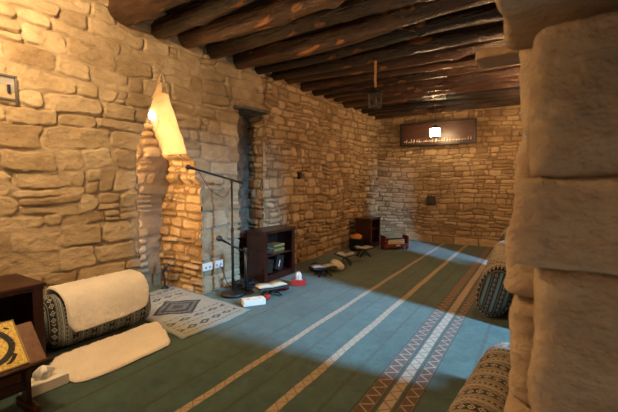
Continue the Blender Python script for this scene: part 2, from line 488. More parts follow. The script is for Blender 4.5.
# tall pointed niche: far reveal, near reveal, back
ND = .86
L.patch(lambda u, v, d: (WX + .004 - u * dep(v), nR(v) - d * .9, v), 0, 1.05, 0, SZ, 90, 170, lambda u, v: nich(u * .84, v), 1)
L.patch(lambda u, v, d: (WX + .004 - u * dep(v), nR(v) - d * .12, v), 0, 1.05, SZ, AZ, 60, 60, lambda u, v: nich(u * .5, v), 2)
L.patch(lambda u, v, d: (WX + .004 - u * dep(v), nL(v) + d * .7, v), 0, 1.05, 0, SZ, 60, 100, nich)
L.patch(lambda u, v, d: (WX + .004 - u * dep(v), nL(v) + d * .08, v), 0, 1.05, SZ, AZ, 60, 60, nich, 2)
L.patch(lambda u, v, d: (WX - dep(v) + d, u, v), Y0 - .05, Y1 + .05, 0, AZ + .05, 80, 220, nich, 1)
L.patch(lambda u, v, d: (WX + .002 - u, v, SZ - .0 + 0 * u), 0, .5, YS, Y1, 8, 8, None)
# shallow door-like recess beside it
L.patch(lambda u, v, d: (WX - u, 4.62 - d, v), 0, .32, 0, 2.52, 30, 200, lambda u, v: rub(u + 7, v), 1)
L.patch(lambda u, v, d: (WX - .30 + d * .6, u, v), 3.95, 4.65, 0, 2.55, 50, 160, rub, 3)
L.patch(lambda u, v, d: (WX - u, jag(v), v), 0, .32, 0, 2.52, 8, 210, None, 3)
L.patch(lambda u, v, d: (WX - u, v, 2.52 + 0 * u), 0, .32, 3.95, 4.65, 8, 10, None, 3)
wall_left = L.build('wall_left', [M['stone'], M['rubble'], M['sandplaster'], M['plaster']])

Bk = WB()
Bk.patch(lambda u, v, d: (u, BY - d, v), WX - .1, .6, 0, 3.6, 380, 300, back)
Bk.build('wall_back', [M['rubble']])
Nr = WB()
Nr.patch(lambda u, v, d: (u, -1.0 + d, v), WX - .1, .6, 0, 3.6, 120, 90, back)
Nr.build('wall_near', [M['rubble']])

# right wall in lengths between its openings: room face in rubble, the rest plain stone
def wallbox(x0, x1, y0, y1, z0, z1, B, seed):
    rb = Rubble(.27, .155, seed, depth=.03)
    nu = max(4, int((y1 - y0) / .03)); nv = max(4, int((z1 - z0) / .03)); nx = max(4, int((x1 - x0) / .03))
    B.patch(lambda u, v, d: (x0 - d, u, v), y0, y1, z0, z1, nu, nv, rb)
    B.patch(lambda u, v, d: (x1 + d, u, v), y0, y1, z0, z1, nu, nv, rb)
    B.patch(lambda u, v, d: (u, y0 - d * .6, v), x0, x1, z0, z1, nx, nv, rb)
    B.patch(lambda u, v, d: (u, y1 + d * .6, v), x0, x1, z0, z1, nx, nv, rb)
    B.patch(lambda u, v, d: (u, v, z0 + 0 * u), x0, x1, y0, y1, nx, nu, None)
    B.patch(lambda u, v, d: (u, v, z1 + 0 * u), x0, x1, y0, y1, nx, nu, None)
W = WB()
wallbox(-.06, .32, -1.05, -.55, 0, 3.6, W, 51)
wallbox(.03, .36, .98, 1.55, 0, 3.6, W, 52)
wallbox(.03, .36, 1.5, 2.70, 0, 3.6, W, 58)
wallbox(-.06, .32, -.60, .9, 2.15, 3.6, W, 53)
wallbox(-.1, .27, 2.65, 4.22, 2.15, 3.6, W, 54)
wallbox(-.22, .13, 4.17, 6.1, 0, 3.6, W, 55)
wallbox(-.22, .13, 6.05, 7.15, 2.1, 3.6, W, 56)
wallbox(-.22, .13, 7.1, 9.5, 0, 3.6, W, 57)
W.build('wall_right', [M['rubble']])

# big rough stones of the doorway jamb close to the camera
def rockmesh(B, c, s, seed, n=34, k=7.0, tn=.4):
    """rounded rough block: superellipsoid displaced by noise"""
    cx, cy, cz = c
    for ax in range(3):
        for sg in (-1, 1):
            def mpf(u, v, d, ax=ax, sg=sg):
                p = [None] * 3; p[ax] = sg + 0 * u; p[(ax + 1) % 3] = u; p[(ax + 2) % 3] = v
                nrm = (np.abs(p[0]) ** k + np.abs(p[1]) ** k + np.abs(p[2]) ** k) ** (1 / k)
                p = [q / nrm for q in p]
                X_, Y_, Z_ = p[0] * s[0] / 2 + cx, p[1] * s[1] / 2 + cy, p[2] * s[2] / 2 + cz
                ns = 1 + .10 * fbm(X_ * 11 + Z_ * 6, Z_ * 15 + Y_ * 9, seed, 4) + .13 * fbm(Z_ * 7 + Y_ * 5, X_ * 7 - Y_ * 7 + 3, seed + 3, 2)
                ly = .035 * fbm(Z_ * 38 + 3, (X_ + Y_) * 7, seed + 7, 3)
                return (cx + (X_ - cx) * (ns + ly), cy + (Y_ - cy) * (ns + ly), cz + (Z_ - cz) * ns)
            B.patch(mpf, -1, 1, -1, 1, n, n, lambda u, v, r=tn: (0 * u, 0 * u + r, 0 * u + 1))
J = WB()
for c, s, sd in [((.175, .86, 1.627), (.41, .30, .248), 3), ((.150, .86, 1.432), (.41, .30, .150), 4), ((.18, .87, 1.225), (.39, .3, .27), 7),
                 ((.185, .88, .965), (.38, .3, .25), 8), ((.18, .88, .70), (.39, .3, .28), 9), ((.18, .88, .42), (.38, .3, .28), 11), ((.18, .88, .14), (.38, .3, .29), 13),
                 ((.14, .83, 1.893), (.46, .32, .215), 15), ((.17, .86, 2.07), (.40, .3, .21), 17)]:
    rockmesh(J, c, s, sd, 60, 14, .25 + .5 * (sd * 37 % 10) / 10)
for c, s, sd in [((.10, 1.20, 1.30), (.37, .36, .17), 31), ((.115, 1.20, 1.08), (.36, .36, .27), 32), ((.10, 1.20, .82), (.35, .36, .25), 33), ((.115, 1.2, .56), (.36, .36, .27), 34), ((.11, 1.2, .28), (.36, .36, .29), 35),
                 ((.115, 1.22, 1.50), (.36, .36, .23), 36), ((.115, 1.22, 1.74), (.36, .36, .25), 37), ((.115, 1.22, 2.0), (.36, .36, .27), 38)]:
    rockmesh(J, c, s, sd, 44, 9, .95)  # paler tint puts the warm light on these rear stones into their colour
J.build('trim_jamb', [M['rock']])

def rockobj(name, c, s, sd, mat, label=None, cat=None, k=5):
    B = WB(); rockmesh(B, (0, 0, 0), s, sd, 26, k); o = B.build(name, [mat], None); o.location = c
    return tag(o, label, cat) if label else tag(o, kind='structure')
rockobj('stone_bracket', (-.13, 2.08, 2.105), (.38, .20, .05), 21, M['rock'], 'flat pale stone slab jutting from the right wall under the dark ceiling logs', 'stone', 8)
rockobj('lintel_slab', (WX + .02, 4.30, 2.545), (.30, .66, .05), 23, M['slate'], 'dark slate slab jutting over the narrow grey recess of the left wall', 'stone', 8)
rockobj('stone_peg', (-.62, BY - .02, 2.52), (.13, .26, .10), 25, M['rock'], 'small stone stub sticking out of the back wall right of the framed board', 'stone')
P = WB()
P.patch(lambda u, v, d: (u, BY - .14 - d * .7, v), WX, 0, 0, .2, 260, 22, Courses(-5, 1, -.02, .5, (.2, .22), (.4, .9), 61, split=0, depth=.03, prot=.015))
P.patch(lambda u, v, d: (u, BY - .14 + v, .2 + d * .6), WX, 0, 0, .16, 260, 14, Courses(-5, 1, -.02, .5, (.2, .22), (.3, .6), 62, split=0, depth=.02))
P.build('trim_plinth', [M['rubble']])

# floor, carpet, outside ground, ceiling deck
o = obj('floor', bx((1.0, 4.2, -.05), (11.4, 11.4, .1), 0), M['sandplaster']); tag(o, kind='structure')
bm = bmesh.new(); NX, NY = 60, 120
cv = [[bm.verts.new((-4.62 + i * (4.34) / NX if False else -3.78 + i * 3.62 / NX, -.9 + j * 10.14 / NY, .012 + .003 * math.sin(i * .9 + j * .5))) for i in range(NX + 1)] for j in range(NY + 1)]
for j in range(NY):
    for i in range(NX): bm.faces.new((cv[j][i], cv[j][i + 1], cv[j + 1][i + 1], cv[j + 1][i]))
o = obj('carpet', bm, M['carpet'], smooth=True); tag(o, 'green wall to wall mosque carpet with long cream and brown zigzag stripes', 'carpet')
bm = bx((-4.22, 2.92, .007), (.9, .86, .012), 0)
o = obj('floor_cloth', bm, simple('plain_green_felt', (.10, .15, .11), .95, .1, .2, 10)); tag(o, 'plain green felt on the floor of the pointed niche', 'carpet')

D = WB()
def sticks(u, v):
    w = u + .25 * v + .02 * fbm(u * 3, v * 2, 91, 2)
    k = np.floor(w / .032); ph = (w / .032 - k) * 2 - 1
    return .014 * np.sqrt(np.clip(1 - ph ** 2, 0, 1)) + .004 * np.sin(k * 12.9), (np.sin(k * 78.2) * 43758.5) % 1, 0 * u + 1
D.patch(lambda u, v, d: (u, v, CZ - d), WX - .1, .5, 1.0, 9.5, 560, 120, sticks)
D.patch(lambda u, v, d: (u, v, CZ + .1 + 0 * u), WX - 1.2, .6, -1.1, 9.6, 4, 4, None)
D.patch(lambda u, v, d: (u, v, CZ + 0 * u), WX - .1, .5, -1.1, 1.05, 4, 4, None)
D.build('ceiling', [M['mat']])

# ------------------------------------------------------------------ ceiling logs
log_lab = [
 (2.36, 0.148, 'thick dark ceiling log ending above the left side of the pointed niche'),
 (2.78, 0.103, 'ceiling log whose round end shows just above the niche point'),
 (3.18, 0.113, 'glossy ceiling log with orange scars right of the niche point'),
 (3.60, 0.109, 'dark ceiling log over the stone pier with the sockets'),
 (4.06, 0.119, 'ceiling log ending above the dark slate slab'),
 (4.50, 0.103, 'ceiling log above the grey recess behind the nearer bookcase'),
 (4.92, 0.103, 'ceiling log just in front of the hanging unlit lantern rope'),
 (5.34, 0.109, 'ceiling log just behind the unlit lantern rope'),
 (5.76, 0.099, 'slender ceiling log over the small dark hole in the left wall'),
 (6.18, 0.109, 'middle ceiling log with a pale varnish shine'),
 (6.62, 0.099, 'ceiling log a little beyond the middle of the room'),
 (7.05, 0.109, 'dark ceiling log over the row of floor book stands'),
 (7.48, 0.099, 'ceiling log above the farther bookcase'),
 (7.92, 0.109, 'ceiling log just in front of the lit lantern'),
 (8.36, 0.094, 'ceiling log that the lit lantern hangs from'),
 (8.78, 0.103, 'warmly lit ceiling log between the lantern and the framed board'),
 (9.16, 0.109, 'last ceiling log touching the back wall above the framed board')]
def make_log(y, r, lab, seed):
    rng = random.Random(seed); bm = bmesh.new(); n = 20; K = 64; x0, x1 = -3.84, .0
    if y < 4.3: x1 = .0
    if y > 4.4: r *= .88
    rings = []; a1, a2 = rng.uniform(0, 6), rng.uniform(0, 6); am = rng.uniform(.02, .045)
    knots = [(rng.uniform(.05, .95), rng.uniform(0, 2 * PI), rng.uniform(.15, .35)) for _ in range(7)]
    tp = rng.uniform(-.16, .16)
    for i in range(K + 1):
        t = i / K; x = x0 + (x1 - x0) * t
        cy = am * math.sin(a1 + t * 5) + .5 * am * math.sin(a2 + t * 11); cz = .6 * am * math.sin(a2 + t * 6) - .3 * am
        rr = r * (1 + tp * (t - .5)) * (.86 if i in (0, K) else 1)
        ring = []
        for k in range(n):
            th = 2 * PI * k / n
            q = 1 + .05 * math.sin(3 * th + a1 + 2 * t) + .04 * math.sin(5 * th + a2 - 6 * t) + rng.uniform(-.02, .02)
            for kt, ka, ks in knots:
                dd = ((t - kt) / .022) ** 2 + ((math.atan2(math.sin(th - ka), math.cos(th - ka))) / .5) ** 2
                q += ks * math.exp(-dd)
            ring.append(bm.verts.new((x, cy + rr * q * math.cos(th), cz + rr * q * math.sin(th))))
        rings.append(ring)
    for i in range(K):
        for k in range(n): bm.faces.new((rings[i][k], rings[i][(k + 1) % n], rings[i + 1][(k + 1) % n], rings[i + 1][k]))
    bm.faces.new(rings[0][::-1]); bm.faces.new(rings[-1])
    o = obj('ceiling_log', bm, M['log'], smooth=True); o.location = (0, y, 3.10 + r + rng.uniform(0, .04)); o.rotation_euler = (0, R(rng.uniform(-.5, .5)), R(0))
    a_ = R(-3.2 + (y - 2.3) * .42 + rng.uniform(-.6, .6)); o.rotation_euler.z = a_; o.location.x += -3.8 * (1 - math.cos(a_)); o.location.y = y + 3.8 * math.sin(a_)
    tag(o, lab, 'log', 'log beams across the ceiling')
for i, (y, r, lab) in enumerate(log_lab): make_log(y, r, lab, 300 + i)

# ------------------------------------------------------------------ cushions
def cushion(name, Lg, Wd, Ht, mats, seed, label, loc, rz=0, lean=0, group=None, exp=3.2, endcap=False):
    """long padded cushion, its length along local Y, standing on the floor"""
    n, K = 56, 60; bm = bmesh.new(); uvl = bm.loops.layers.uv.new('UVMap'); rings = []; per = 2 * (Wd + Ht) * .85
    rng = random.Random(seed); ph = [rng.uniform(0, 6) for _ in range(6)]
    def prof(t):
        e = min(t, 1 - t) * Lg
        return 1 - (.22 if e < .07 else 0) * (1 - math.sqrt(max(0, 1 - (1 - min(1, e / .07)) ** 2)))
    for i in range(K + 1):
        t = i / K; t = .5 - .5 * math.cos(PI * t) * (1) if False else t
        y = (t - .5) * Lg; s = prof(t); ring = []
        for k in range(n):
            th = 2 * PI * k / n; c_, s_ = math.cos(th), math.sin(th)
            rr = (abs(c_) ** exp + abs(s_) ** exp) ** (-1 / exp)
            w = 1 + .018 * math.sin(5 * y / Lg * 6 + ph[0] + 2 * th) + .014 * math.sin(23 * y + ph[1] + 3 * th) + .01 * math.sin(41 * y + ph[2] - 5 * th)
            sag = 1 + .05 * math.sin(PI * t)
            ring.append(Vector((c_ * rr * Wd / 2 * s * w, y, s_ * rr * Ht / 2 * s * w * sag + Ht / 2)))
        rings.append(ring)
    vr = [[bm.verts.new(p) for p in r_] for r_ in rings]
    for i in range(K):
        for k in range(n):
            f = bm.faces.new((vr[i][k], vr[i][(k + 1) % n], vr[i + 1][(k + 1) % n], vr[i + 1][k])); f.smooth = True
            for lp, (a, b) in zip(f.loops, ((i, k), (i, k + 1), (i + 1, k + 1), (i + 1, k))):
                lp[uvl].uv = (a / K * Lg, b / n * per)
    for r_, sg in ((vr[0], -1), (vr[-1], 1)):      # puffed end panels
        prev = r_; c0 = sum((v.co for v in r_), Vector()) / n
        for q, (sc, out) in enumerate(((.93, .012), (.8, .022), (.5, .032), (.2, .036))):
            cur = [bm.verts.new(c0 + (v.co - c0) * sc + Vector((0, sg * out, 0))) for v in r_]
            for k in range(n):
                f = bm.faces.new((prev[k], prev[(k + 1) % n], cur[(k + 1) % n], cur[k])); f.smooth = True; f.material_index = 1
                for lp in f.loops: lp[uvl].uv = (lp.vert.co.x + .5, lp.vert.co.z)
            prev = cur
        f = bm.faces.new(prev); f.material_index = 1
        for lp in f.loops: lp[uvl].uv = (lp.vert.co.x + .5, lp.vert.co.z)
    piping = []
    for e in (0, K):
        pts = [p.copy() * 1.0 for p in rings[e]]; pts.append(pts[0].copy())
        piping.append(tube(pts, .006, 6, cap=False))
    zmin = min(v.co.z for v in bm.verts)
    if lean:
        bmesh.ops.rotate(bm, cent=(0, 0, 0), matrix=Matrix.Rotation(lean, 3, 'Y'), verts=bm.verts)
        for p_ in piping: bmesh.ops.rotate(p_, cent=(0, 0, 0), matrix=Matrix.Rotation(lean, 3, 'Y'), verts=p_.verts)
        zmin = min(v.co.z for v in bm.verts)
    root = obj(name, bm, mats); root.location = (loc[0], loc[1], loc[2] - zmin); root.rotation_euler = (0, 0, rz)
    for p_ in piping: obj('piping', p_, M['leather'], root, True)
    return tag(root, label, 'cushion', group)
G = 'patterned cushions along the right wall'
CT = .0155
cushion('floor_cushion', .93, .33, .46, [M['tex_grey'], M['tex_grey']], 1, 'grey and black banded cushion leaning on the left wall under a sheepskin', (-3.60, 1.90, CT), R(-2), R(-8))
cushion('floor_cushion', 1.2, .36, .37, [M['tex_tan'], M['tex_end']], 2, 'tan banded cushion nearest the camera against the right wall', (-.225, 2.30, CT), R(-5), R(4), G, 2.05)
cushion('floor_cushion', 1.2, .35, .58, [M['tex_tan'], M['tex_end']], 3, 'tan cushion showing its blue striped end beside the floor daylight', (-.53, 4.92, CT), R(3), R(14), G, 2.2)
cushion('floor_cushion', 1.1, .34, .50, [M['tex_tan'], M['tex_end']], 4, 'dim banded cushion just beyond the one with the blue striped end', (-.55, 6.35, CT), R(2), R(4), G, 2.5)
cushion('floor_cushion', 1.1, .36, .52, [M['tex_tan'], M['tex_end']], 5, 'farthest dim banded cushion on the right near the back wall', (-.60, 8.3, CT), R(3), R(4), G, 2.5)

# ------------------------------------------------------------------ sheepskins
def skin(name, surf, a, b, mat, seed, label, cell=.011, th=.022):
    """fleece: surf(s,t) -> point & normal, s 0..a, t 0..b, rounded irregular outline"""
    na, nb = int(a / cell), int(b / cell); bm = bmesh.new()
    S, T_ = np.meshgrid(np.linspace(-1, 1, na), np.linspace(-1, 1, nb), indexing='ij')
    # square to rounded-square outline
    k = 7.0; r = (np.abs(S) ** k + np.abs(T_) ** k) ** (1 / k); q = np.maximum(np.abs(S), np.abs(T_)); f = np.where(r > 0, q / np.maximum(r, 1e-6), 1)
    ang = np.arctan2(T_, S)
    wob = 1 + .03 * np.sin(3 * ang + seed) + .015 * np.sin(7 * ang + seed * 2) + .03 * fbm(ang * 14 + 40, q * 2, seed, 3)
    s = (S * f * wob + 1) / 2 * a; t = (T_ * f * wob + 1) / 2 * b
    edge = np.clip((1 - q) / .05, 0, 1); prof = np.sqrt(1 - (1 - edge) ** 2)
    h = th * prof * (1 + .5 * fbm(s * 22, t * 22, seed + 1, 3)) + .016 * prof * fbm(s * 55, t * 55, seed + 2, 2)
    top = []; bot = []
    for i in range(na):
        rt, rb = [], []
        for j in range(nb):
            p, nn = surf(s[i, j], t[i, j]); rt.append(bm.verts.new(p + nn * (.004 + h[i, j]))); rb.append(bm.verts.new(p + nn * .002))
        top.append(rt); bot.append(rb)
    for i in range(na - 1):
        for j in range(nb - 1):
            bm.faces.new((top[i][j], top[i + 1][j], top[i + 1][j + 1], top[i][j + 1])); bm.faces.new((bot[i][j], bot[i][j + 1], bot[i + 1][j + 1], bot[i + 1][j]))
    for i in range(na - 1):
        for j in (0, nb - 1): bm.faces.new((top[i][j], bot[i][j], bot[i + 1][j], top[i + 1][j]))
    for j in range(nb - 1):
        for i in (0, na - 1): bm.faces.new((top[i][j], top[i][j + 1], bot[i][j + 1], bot[i][j]))
    return tag(obj(name, bm, mat, smooth=True), label, 'sheepskin')
# draped: path over the cushion in the x-z plane
path = spline([(-3.75, .34), (-3.745, .47), (-3.71, .535), (-3.62, .545), (-3.50, .52), (-3.435, .44), (-3.405, .34), (-3.39, .20)], 10)
path = [Vector((p[0], 0, p[1])) for p in path]
cum = [0]
for i in range(1, len(path)): cum.append(cum[-1] + (path[i] - path[i - 1]).length)
def drape(s, t):
    s = max(0, min(cum[-1] - 1e-4, s)); i = max(0, np.searchsorted(cum, s) - 1); i = min(i, len(path) - 2)
    w = (s - cum[i]) / (cum[i + 1] - cum[i]); p = path[i].lerp(path[i + 1], w); d = (path[i + 1] - path[i]).normalized()
    nn = Vector((-d.z, 0, d.x)); nn = nn if nn.dot(p - Vector((-3.6, 0, .3))) > 0 else -nn
    return p + Vector((0, 1.50 + t * .98 + .03 * s, 0)), nn
skin('sheepskin', drape, cum[-1], .80, M['fleece'], 3, 'white sheepskin draped over the grey banded cushion')
def flat(s, t):      # quad on the carpet
    a, b, c_, d = Vector((-3.36, 1.34)), Vector((-3.36, 2.36)), Vector((-2.83, 2.17)), Vector((-2.82, 1.30))
    u = t / 1.0; v = s / .55; p = a.lerp(b, u).lerp(d.lerp(c_, u), v)
    return Vector((p.x, p.y, CT + .002 + .03 * math.exp(-((v) / .18) ** 2))), Vector((0, 0, 1))
skin('sheepskin', flat, .55, 1.0, M['fleece2'], 8, 'cream sheepskin lying flat on the carpet in front of the banded cushion')

# ------------------------------------------------------------------ prayer rug
bm = bmesh.new(); uvl = bm.loops.layers.uv.new('UVMap'); NX, NY = 60, 40
ca, cb, cc, cd = Vector((-2.83, 2.12)), Vector((-2.83, 3.20)), Vector((-4.40, 3.30)), Vector((-4.40, 2.55))
cd = Vector((-4.40, 2.24 + .3)); vv_ = []
for j in range(NY + 1):
    row = []
    for i in range(NX + 1):
        p = Vector((-2.83, 2.25)).lerp(cb, j / NY).lerp(Vector((-4.42, 2.50)).lerp(Vector((-4.42, 3.36)), j / NY), i / NX)
        z = .022 + .004 * math.sin(i * .35 + j * .2) + .003 * math.sin(j * .7)
        row.append((bm.verts.new((p.x, p.y, z)), (i / NX * 1.6, j / NY * 1.1)))
    vv_.append(row)
for j in range(NY):
    for i in range(NX):
        q = (vv_[j][i], vv_[j][i + 1], vv_[j + 1][i + 1], vv_[j + 1][i]); f = bm.faces.new([a[0] for a in q])
        for lp in f.loops: lp[uvl].uv = next(a[1] for a in q if a[0] is lp.vert)
o = obj('prayer_rug', bm, M['rug'], smooth=True); tag(o, 'pale grey woven prayer rug with dark figures running into the pointed niche', 'rug')
md = o.modifiers.new('s', 'SOLIDIFY'); md.thickness = .008; md.offset = -1

# ------------------------------------------------------------------ bookcases
def bookcase(name, loc, w, h, d, label, rz=0, shelves=(.5,), back_off=0):
    """front faces local +X, width along Y"""
    t = thing(name, label, 'bookcase', loc, rz); T = .028
    obj('top', bx((0, 0, h - T / 2), (d + .04, w + .05, T * 1.1), .008), M['darkwood'], t)
    obj('top_moulding', bx((0, 0, h - T - .012), (d + .02, w + .025, .02), .006), M['darkwood'], t)
    for s in (-1, 1): obj('side_panel', bx((0, s * (w / 2 - T / 2), (h - T) / 2), (d, T, h - T), .003), M['darkwood'], t)
    obj('back_panel', bx((-d / 2 + .008, 0, h / 2), (.012, w - 2 * T, h - 2 * T), .001), M['blackwood'], t)
    obj('base_panel', bx((0, 0, .045), (d - .004, w - 2 * T, .09), .003), M['darkwood'], t)
    for s in shelves: obj('shelf', bx((0, 0, h * s), (d - .02, w - 2 * T, .022), .002), M['darkwood'], t)
    for s in (-1, 1): obj('front_stile', bx((d / 2 + .006, s * (w / 2 - .035), (h - T) / 2), (.014, .07, h - T * 1.5), .003), M['darkwood'], t)
    return t
F = CT
bookcase('bookcase', (-3.57, 4.53, F), .76, .76, .33, 'dark wooden bookcase with books inside standing beside the microphone stand')
bookcase('bookcase', (-3.42, 7.62 + .25, F), .55, .66, .36, 'smaller dark bookcase farther along the left wall', shelves=(.62,))
bookcase('bookcase', (-3.50, .89, F), .80, .705, .50, 'dark mahogany bookcase cut by the left edge of the photo')

def book(name, c, s, cover, label, rot=(0, 0, 0), group=None):
    """closed book: page block between covers, thickness along local Z"""
    t = thing(name, label, 'book', c, 0, group); t.rotation_euler = rot
    L_, W_, T_ = s
    obj('page_block', bx((0, 0, T_ / 2), (L_ - .01, W_ - .012, T_ - .006), .001), M['paper'], t)
    bm = bx((0, 0, .0015), (L_, W_, .003), .001); bx((0, 0, T_ - .0015), (L_, W_, .003), .001, bm=bm); bx((0, -W_ / 2 + .0015, T_ / 2), (L_, .003, T_), .001, bm=bm)
    obj('cover', bm, cover, t)
    return t
z = F + .38 + .0115
for i, (cv_, lb) in enumerate([(M['green'], 'lowest olive book of the flat pile in the nearer bookcase'), (M['gold'], 'dull gold book second from the bottom of the bookcase pile'),
                             (M['green'], 'olive book third up in the bookcase pile'), (M['gold'], 'top gold book of the flat pile in the nearer bookcase')]):
    book('book', (-3.53, 4.55 + .01 * (i % 2), z), (.26, .19, .032), cv_, lb, (0, 0, R(90 + 3 * (i % 3) - 3)), 'flat pile of books in the nearer bookcase'); z += .0322
for i, (yy, an, lb) in enumerate([(4.36, 14, 'tall dark book leaning in the lower left of the nearer bookcase'), (4.60, 20, 'dark book with a white ornament leaning on the lower shelf'), (4.70, 10, 'dark book behind the ornamented one on the lower shelf')]):
    t = book('book', (-3.49 + .0 * i, yy, F + .095), (.20, .17, .03), M['leather'], lb, (R(0), R(-90 + 0), 0), 'dark books leaning on the lower shelf')
    t.location = (-3.50 - .055 * (i == 2), yy, F + .214); t.rotation_euler = Matrix(((0, 0, 1), (0, 1, 0), (-1, 0, 0))).to_euler()
    t.rotation_euler = (Matrix.Rotation(R(-an), 3, 'X') @ Matrix(((0, 0, 1), (0, 1, 0), (-1, 0, 0)))).to_euler()
    if i == 1:
        bm = bmesh.new(); pr = [(-.05, .006), (-.02, .014), (0, .007), (.03, .012), (.05, .006), (.06, .002)]
        bmesh.ops.create_grid(bm, x_segments=1, y_segments=1, size=.001)
        bm.clear(); lt = [bm.verts.new((a, -b, .0325)) for a, b in pr]; rt = [bm.verts.new((a, b, .0325)) for a, b in pr]
        for q in range(len(pr) - 1): bm.faces.new((lt[q], lt[q + 1], rt[q + 1], rt[q]))
        o = obj('cover_ornament', bm, M['white'], t); o['label'] = 'white ornament'
        o.modifiers.new('s', 'SOLIDIFY').thickness = .002

# ------------------------------------------------------------------ floor book stands (folding X stands) with open books
def rehal(loc, rz, label, arm=16, ln=.2, wd=.22, ht=.2, mat='blackwood'):
    t = thing('folding_book_stand', label, 'book stand', loc, rz, 'low folding book stands on the carpet')
    a = R(arm); hz = ht - ln * math.sin(a)
    for s in (-1, 1):
        rot = Matrix.Rotation(-s * a, 4, 'Y')
        bm = bx((s * ln / 2 * math.cos(a), 0, hz + ln / 2 * math.sin(a)), (ln, wd, .014), .004, rot)
        o = obj('rest', bm, M[mat], t)
        # leg board crossing under the hinge
        ex = -s * .11; v = Vector((ex, 0, -hz)); l_ = v.length; th = math.atan2(hz, abs(ex))
        bm = None
        for yy in (-wd * .32, wd * .32):
            bm = bx((ex / 2, yy, hz / 2 + .003), (l_, wd * .26, .014), .004, Matrix.Rotation(-s * th, 4, 'Y'), bm)
        mn = min(v_.co.z for v_ in bm.verts)
        bmesh.ops.translate(bm, vec=(0, 0, -mn), verts=bm.verts)
        obj('leg', bm, M[mat], t)
    return t, a, hz
def open_book(loc, rz, label, arm, hz, ln=.17, wd=.2, mat='paper', cover='leather'):
    t = thing('open_book', label, 'book', loc, rz); a = R(arm)
    for s in (-1, 1):
        bm = bmesh.new(); rows = []; K = 8
        for i in range(K + 1):
            q = i / K; th_ = .018 * math.sin(PI * min(1, .15 + q * .85)) ** .5 + .003
            x = q * ln; up = .008 * math.sin(PI * q)
            rows.append([bm.verts.new((s * (x * math.cos(a) - (dz) * math.sin(a)), yy, hz + x * math.sin(a) + dz * math.cos(a))) for yy in (-wd / 2, wd / 2) for dz in (.0145, .0145 + th_ + up)])
        for i in range(K):
            A, B_ = rows[i], rows[i + 1]
            bm.faces.new((A[1], A[3], B_[3], B_[1])); bm.faces.new((A[0], B_[0], B_[2], A[2])); bm.faces.new((A[0], A[1], B_[1], B_[0])); bm.faces.new((A[2], B_[2], B_[3], A[3]))
        bm.faces.new((rows[-1][0], rows[-1][1], rows[-1][3], rows[-1][2])); bm.faces.new((rows[0][0], rows[0][2], rows[0][3], rows[0][1]))
        obj('pages', bm, M[mat], t, True)
        obj('cover', bx((s * (ln / 2 + .004) * math.cos(a) - s * .0115 * math.sin(a), 0, hz + ln / 2 * math.sin(a) + .0115 * math.cos(a)), (ln + .01, wd + .012, .004), .001, Matrix.Rotation(-s * a, 4, 'Y')), M[cover], t)
    return t
def stand_book(loc, rz, lab1, lab2, arm=14, ht=.2, **k):
    t, a, hz = rehal(loc, rz, lab1, arm, ht=ht)
    if lab2: open_book((loc[0], loc[1], loc[2]), rz, lab2, arm, hz, **k)
stand_book((-2.98, 3.78, F), R(64), 'folding book stand nearest the microphone stand, holding a white book', 'open white book on the stand beside the microphone stand', 3, .12, ln=.2, wd=.15)
stand_book((-2.93, 5.02, F), R(55), 'folding book stand just beyond the red tissue box', 'open book on the stand beyond the red tissue box', 4, .14, ln=.19, wd=.15, mat='greypaper')
stand_book((-3.0, 5.92, F), R(20), 'folding book stand with a page standing up behind the crumpled cloth', 'open book on the stand behind the crumpled white cloth', 18, .2, mat='greypaper')
stand_book((-3.02, 6.75, F), R(50), 'folding book stand in front of the farther bookcase', 'dark open book on the stand before the farther bookcase', 10, .18, mat='greypaper')

def blob(name, c, s, seed, mat, parent=None, amp=.25, n=3):
    bm = bmesh.new(); bmesh.ops.create_icosphere(bm, subdivisions=n, radius=1); rng = random.Random(seed)
    ph = [[rng.uniform(-4, 4) for _ in range(4)] for _ in range(7)]
    for v in bm.verts:
        q = sum(math.sin(p[0] * v.co.x + p[1] * v.co.y + p[2] * v.co.z + p[3]) for p in ph) / 7
        v.co *= 1 + amp * q * 2
    bmesh.ops.scale(bm, vec=s, verts=bm.verts); mn = min(v.co.z for v in bm.verts)
    bmesh.ops.translate(bm, vec=(c[0], c[1], c[2] - mn), verts=bm.verts)
    return obj(name, bm, mat, parent, True)
# tissue boxes
def tissue_box(loc, rz, s, mat, label, pull=.07, seed=1):
    t = thing('tissue_box', label, 'tissue box', loc, rz)
    obj('box', bx((0, 0, s[2] / 2), s, .004), mat, t)
    obj('slot', bx((0, 0, s[2] + .0006), (s[0] * .6, s[1] * .22, .001), 0), M['paper'], t)
    # pulled tissue: pinched folds
    bm = bmesh.new(); rng = random.Random(seed); K, n = 10, 36; rings = []
    for i in range(K + 1):
        q = i / K; ring = []
        for k in range(n):
            th = 2 * PI * k / n; fold = 1 + .35 * math.sin(4 * th + seed) * q + .2 * math.sin(9 * th + q * 3)
            rx = s[0] * .22 * (.75 + .5 * q - .9 * q * q * q); ry = s[1] * (.12 + .38 * q - .3 * q ** 3)
            ring.append(bm.verts.new((math.cos(th) * rx * fold, math.sin(th) * ry * fold, s[2] + pull * (q + .12 * q * math.sin(3 * th + 2 * seed)))))
        rings.append(ring)
    for i in range(K):
        for k in range(n): bm.faces.new((rings[i][k], rings[i][(k + 1) % n], rings[i + 1][(k + 1) % n], rings[i + 1][k]))
    bm.faces.new(rings[-1])
    obj('tissue', bm, M['tissue'], t, True)
    return t
tissue_box((-3.00, 1.175, F), R(88), (.27, .14, .075), M['white'], 'long white tissue box with a tissue pulled up beside the flat sheepskin', .085, 2)
tissue_box((-2.95, 3.39, F), R(55), (.27, .13, .07), M['white'], 'closed low white tissue box on the carpet below the microphone stand', .012, 3)
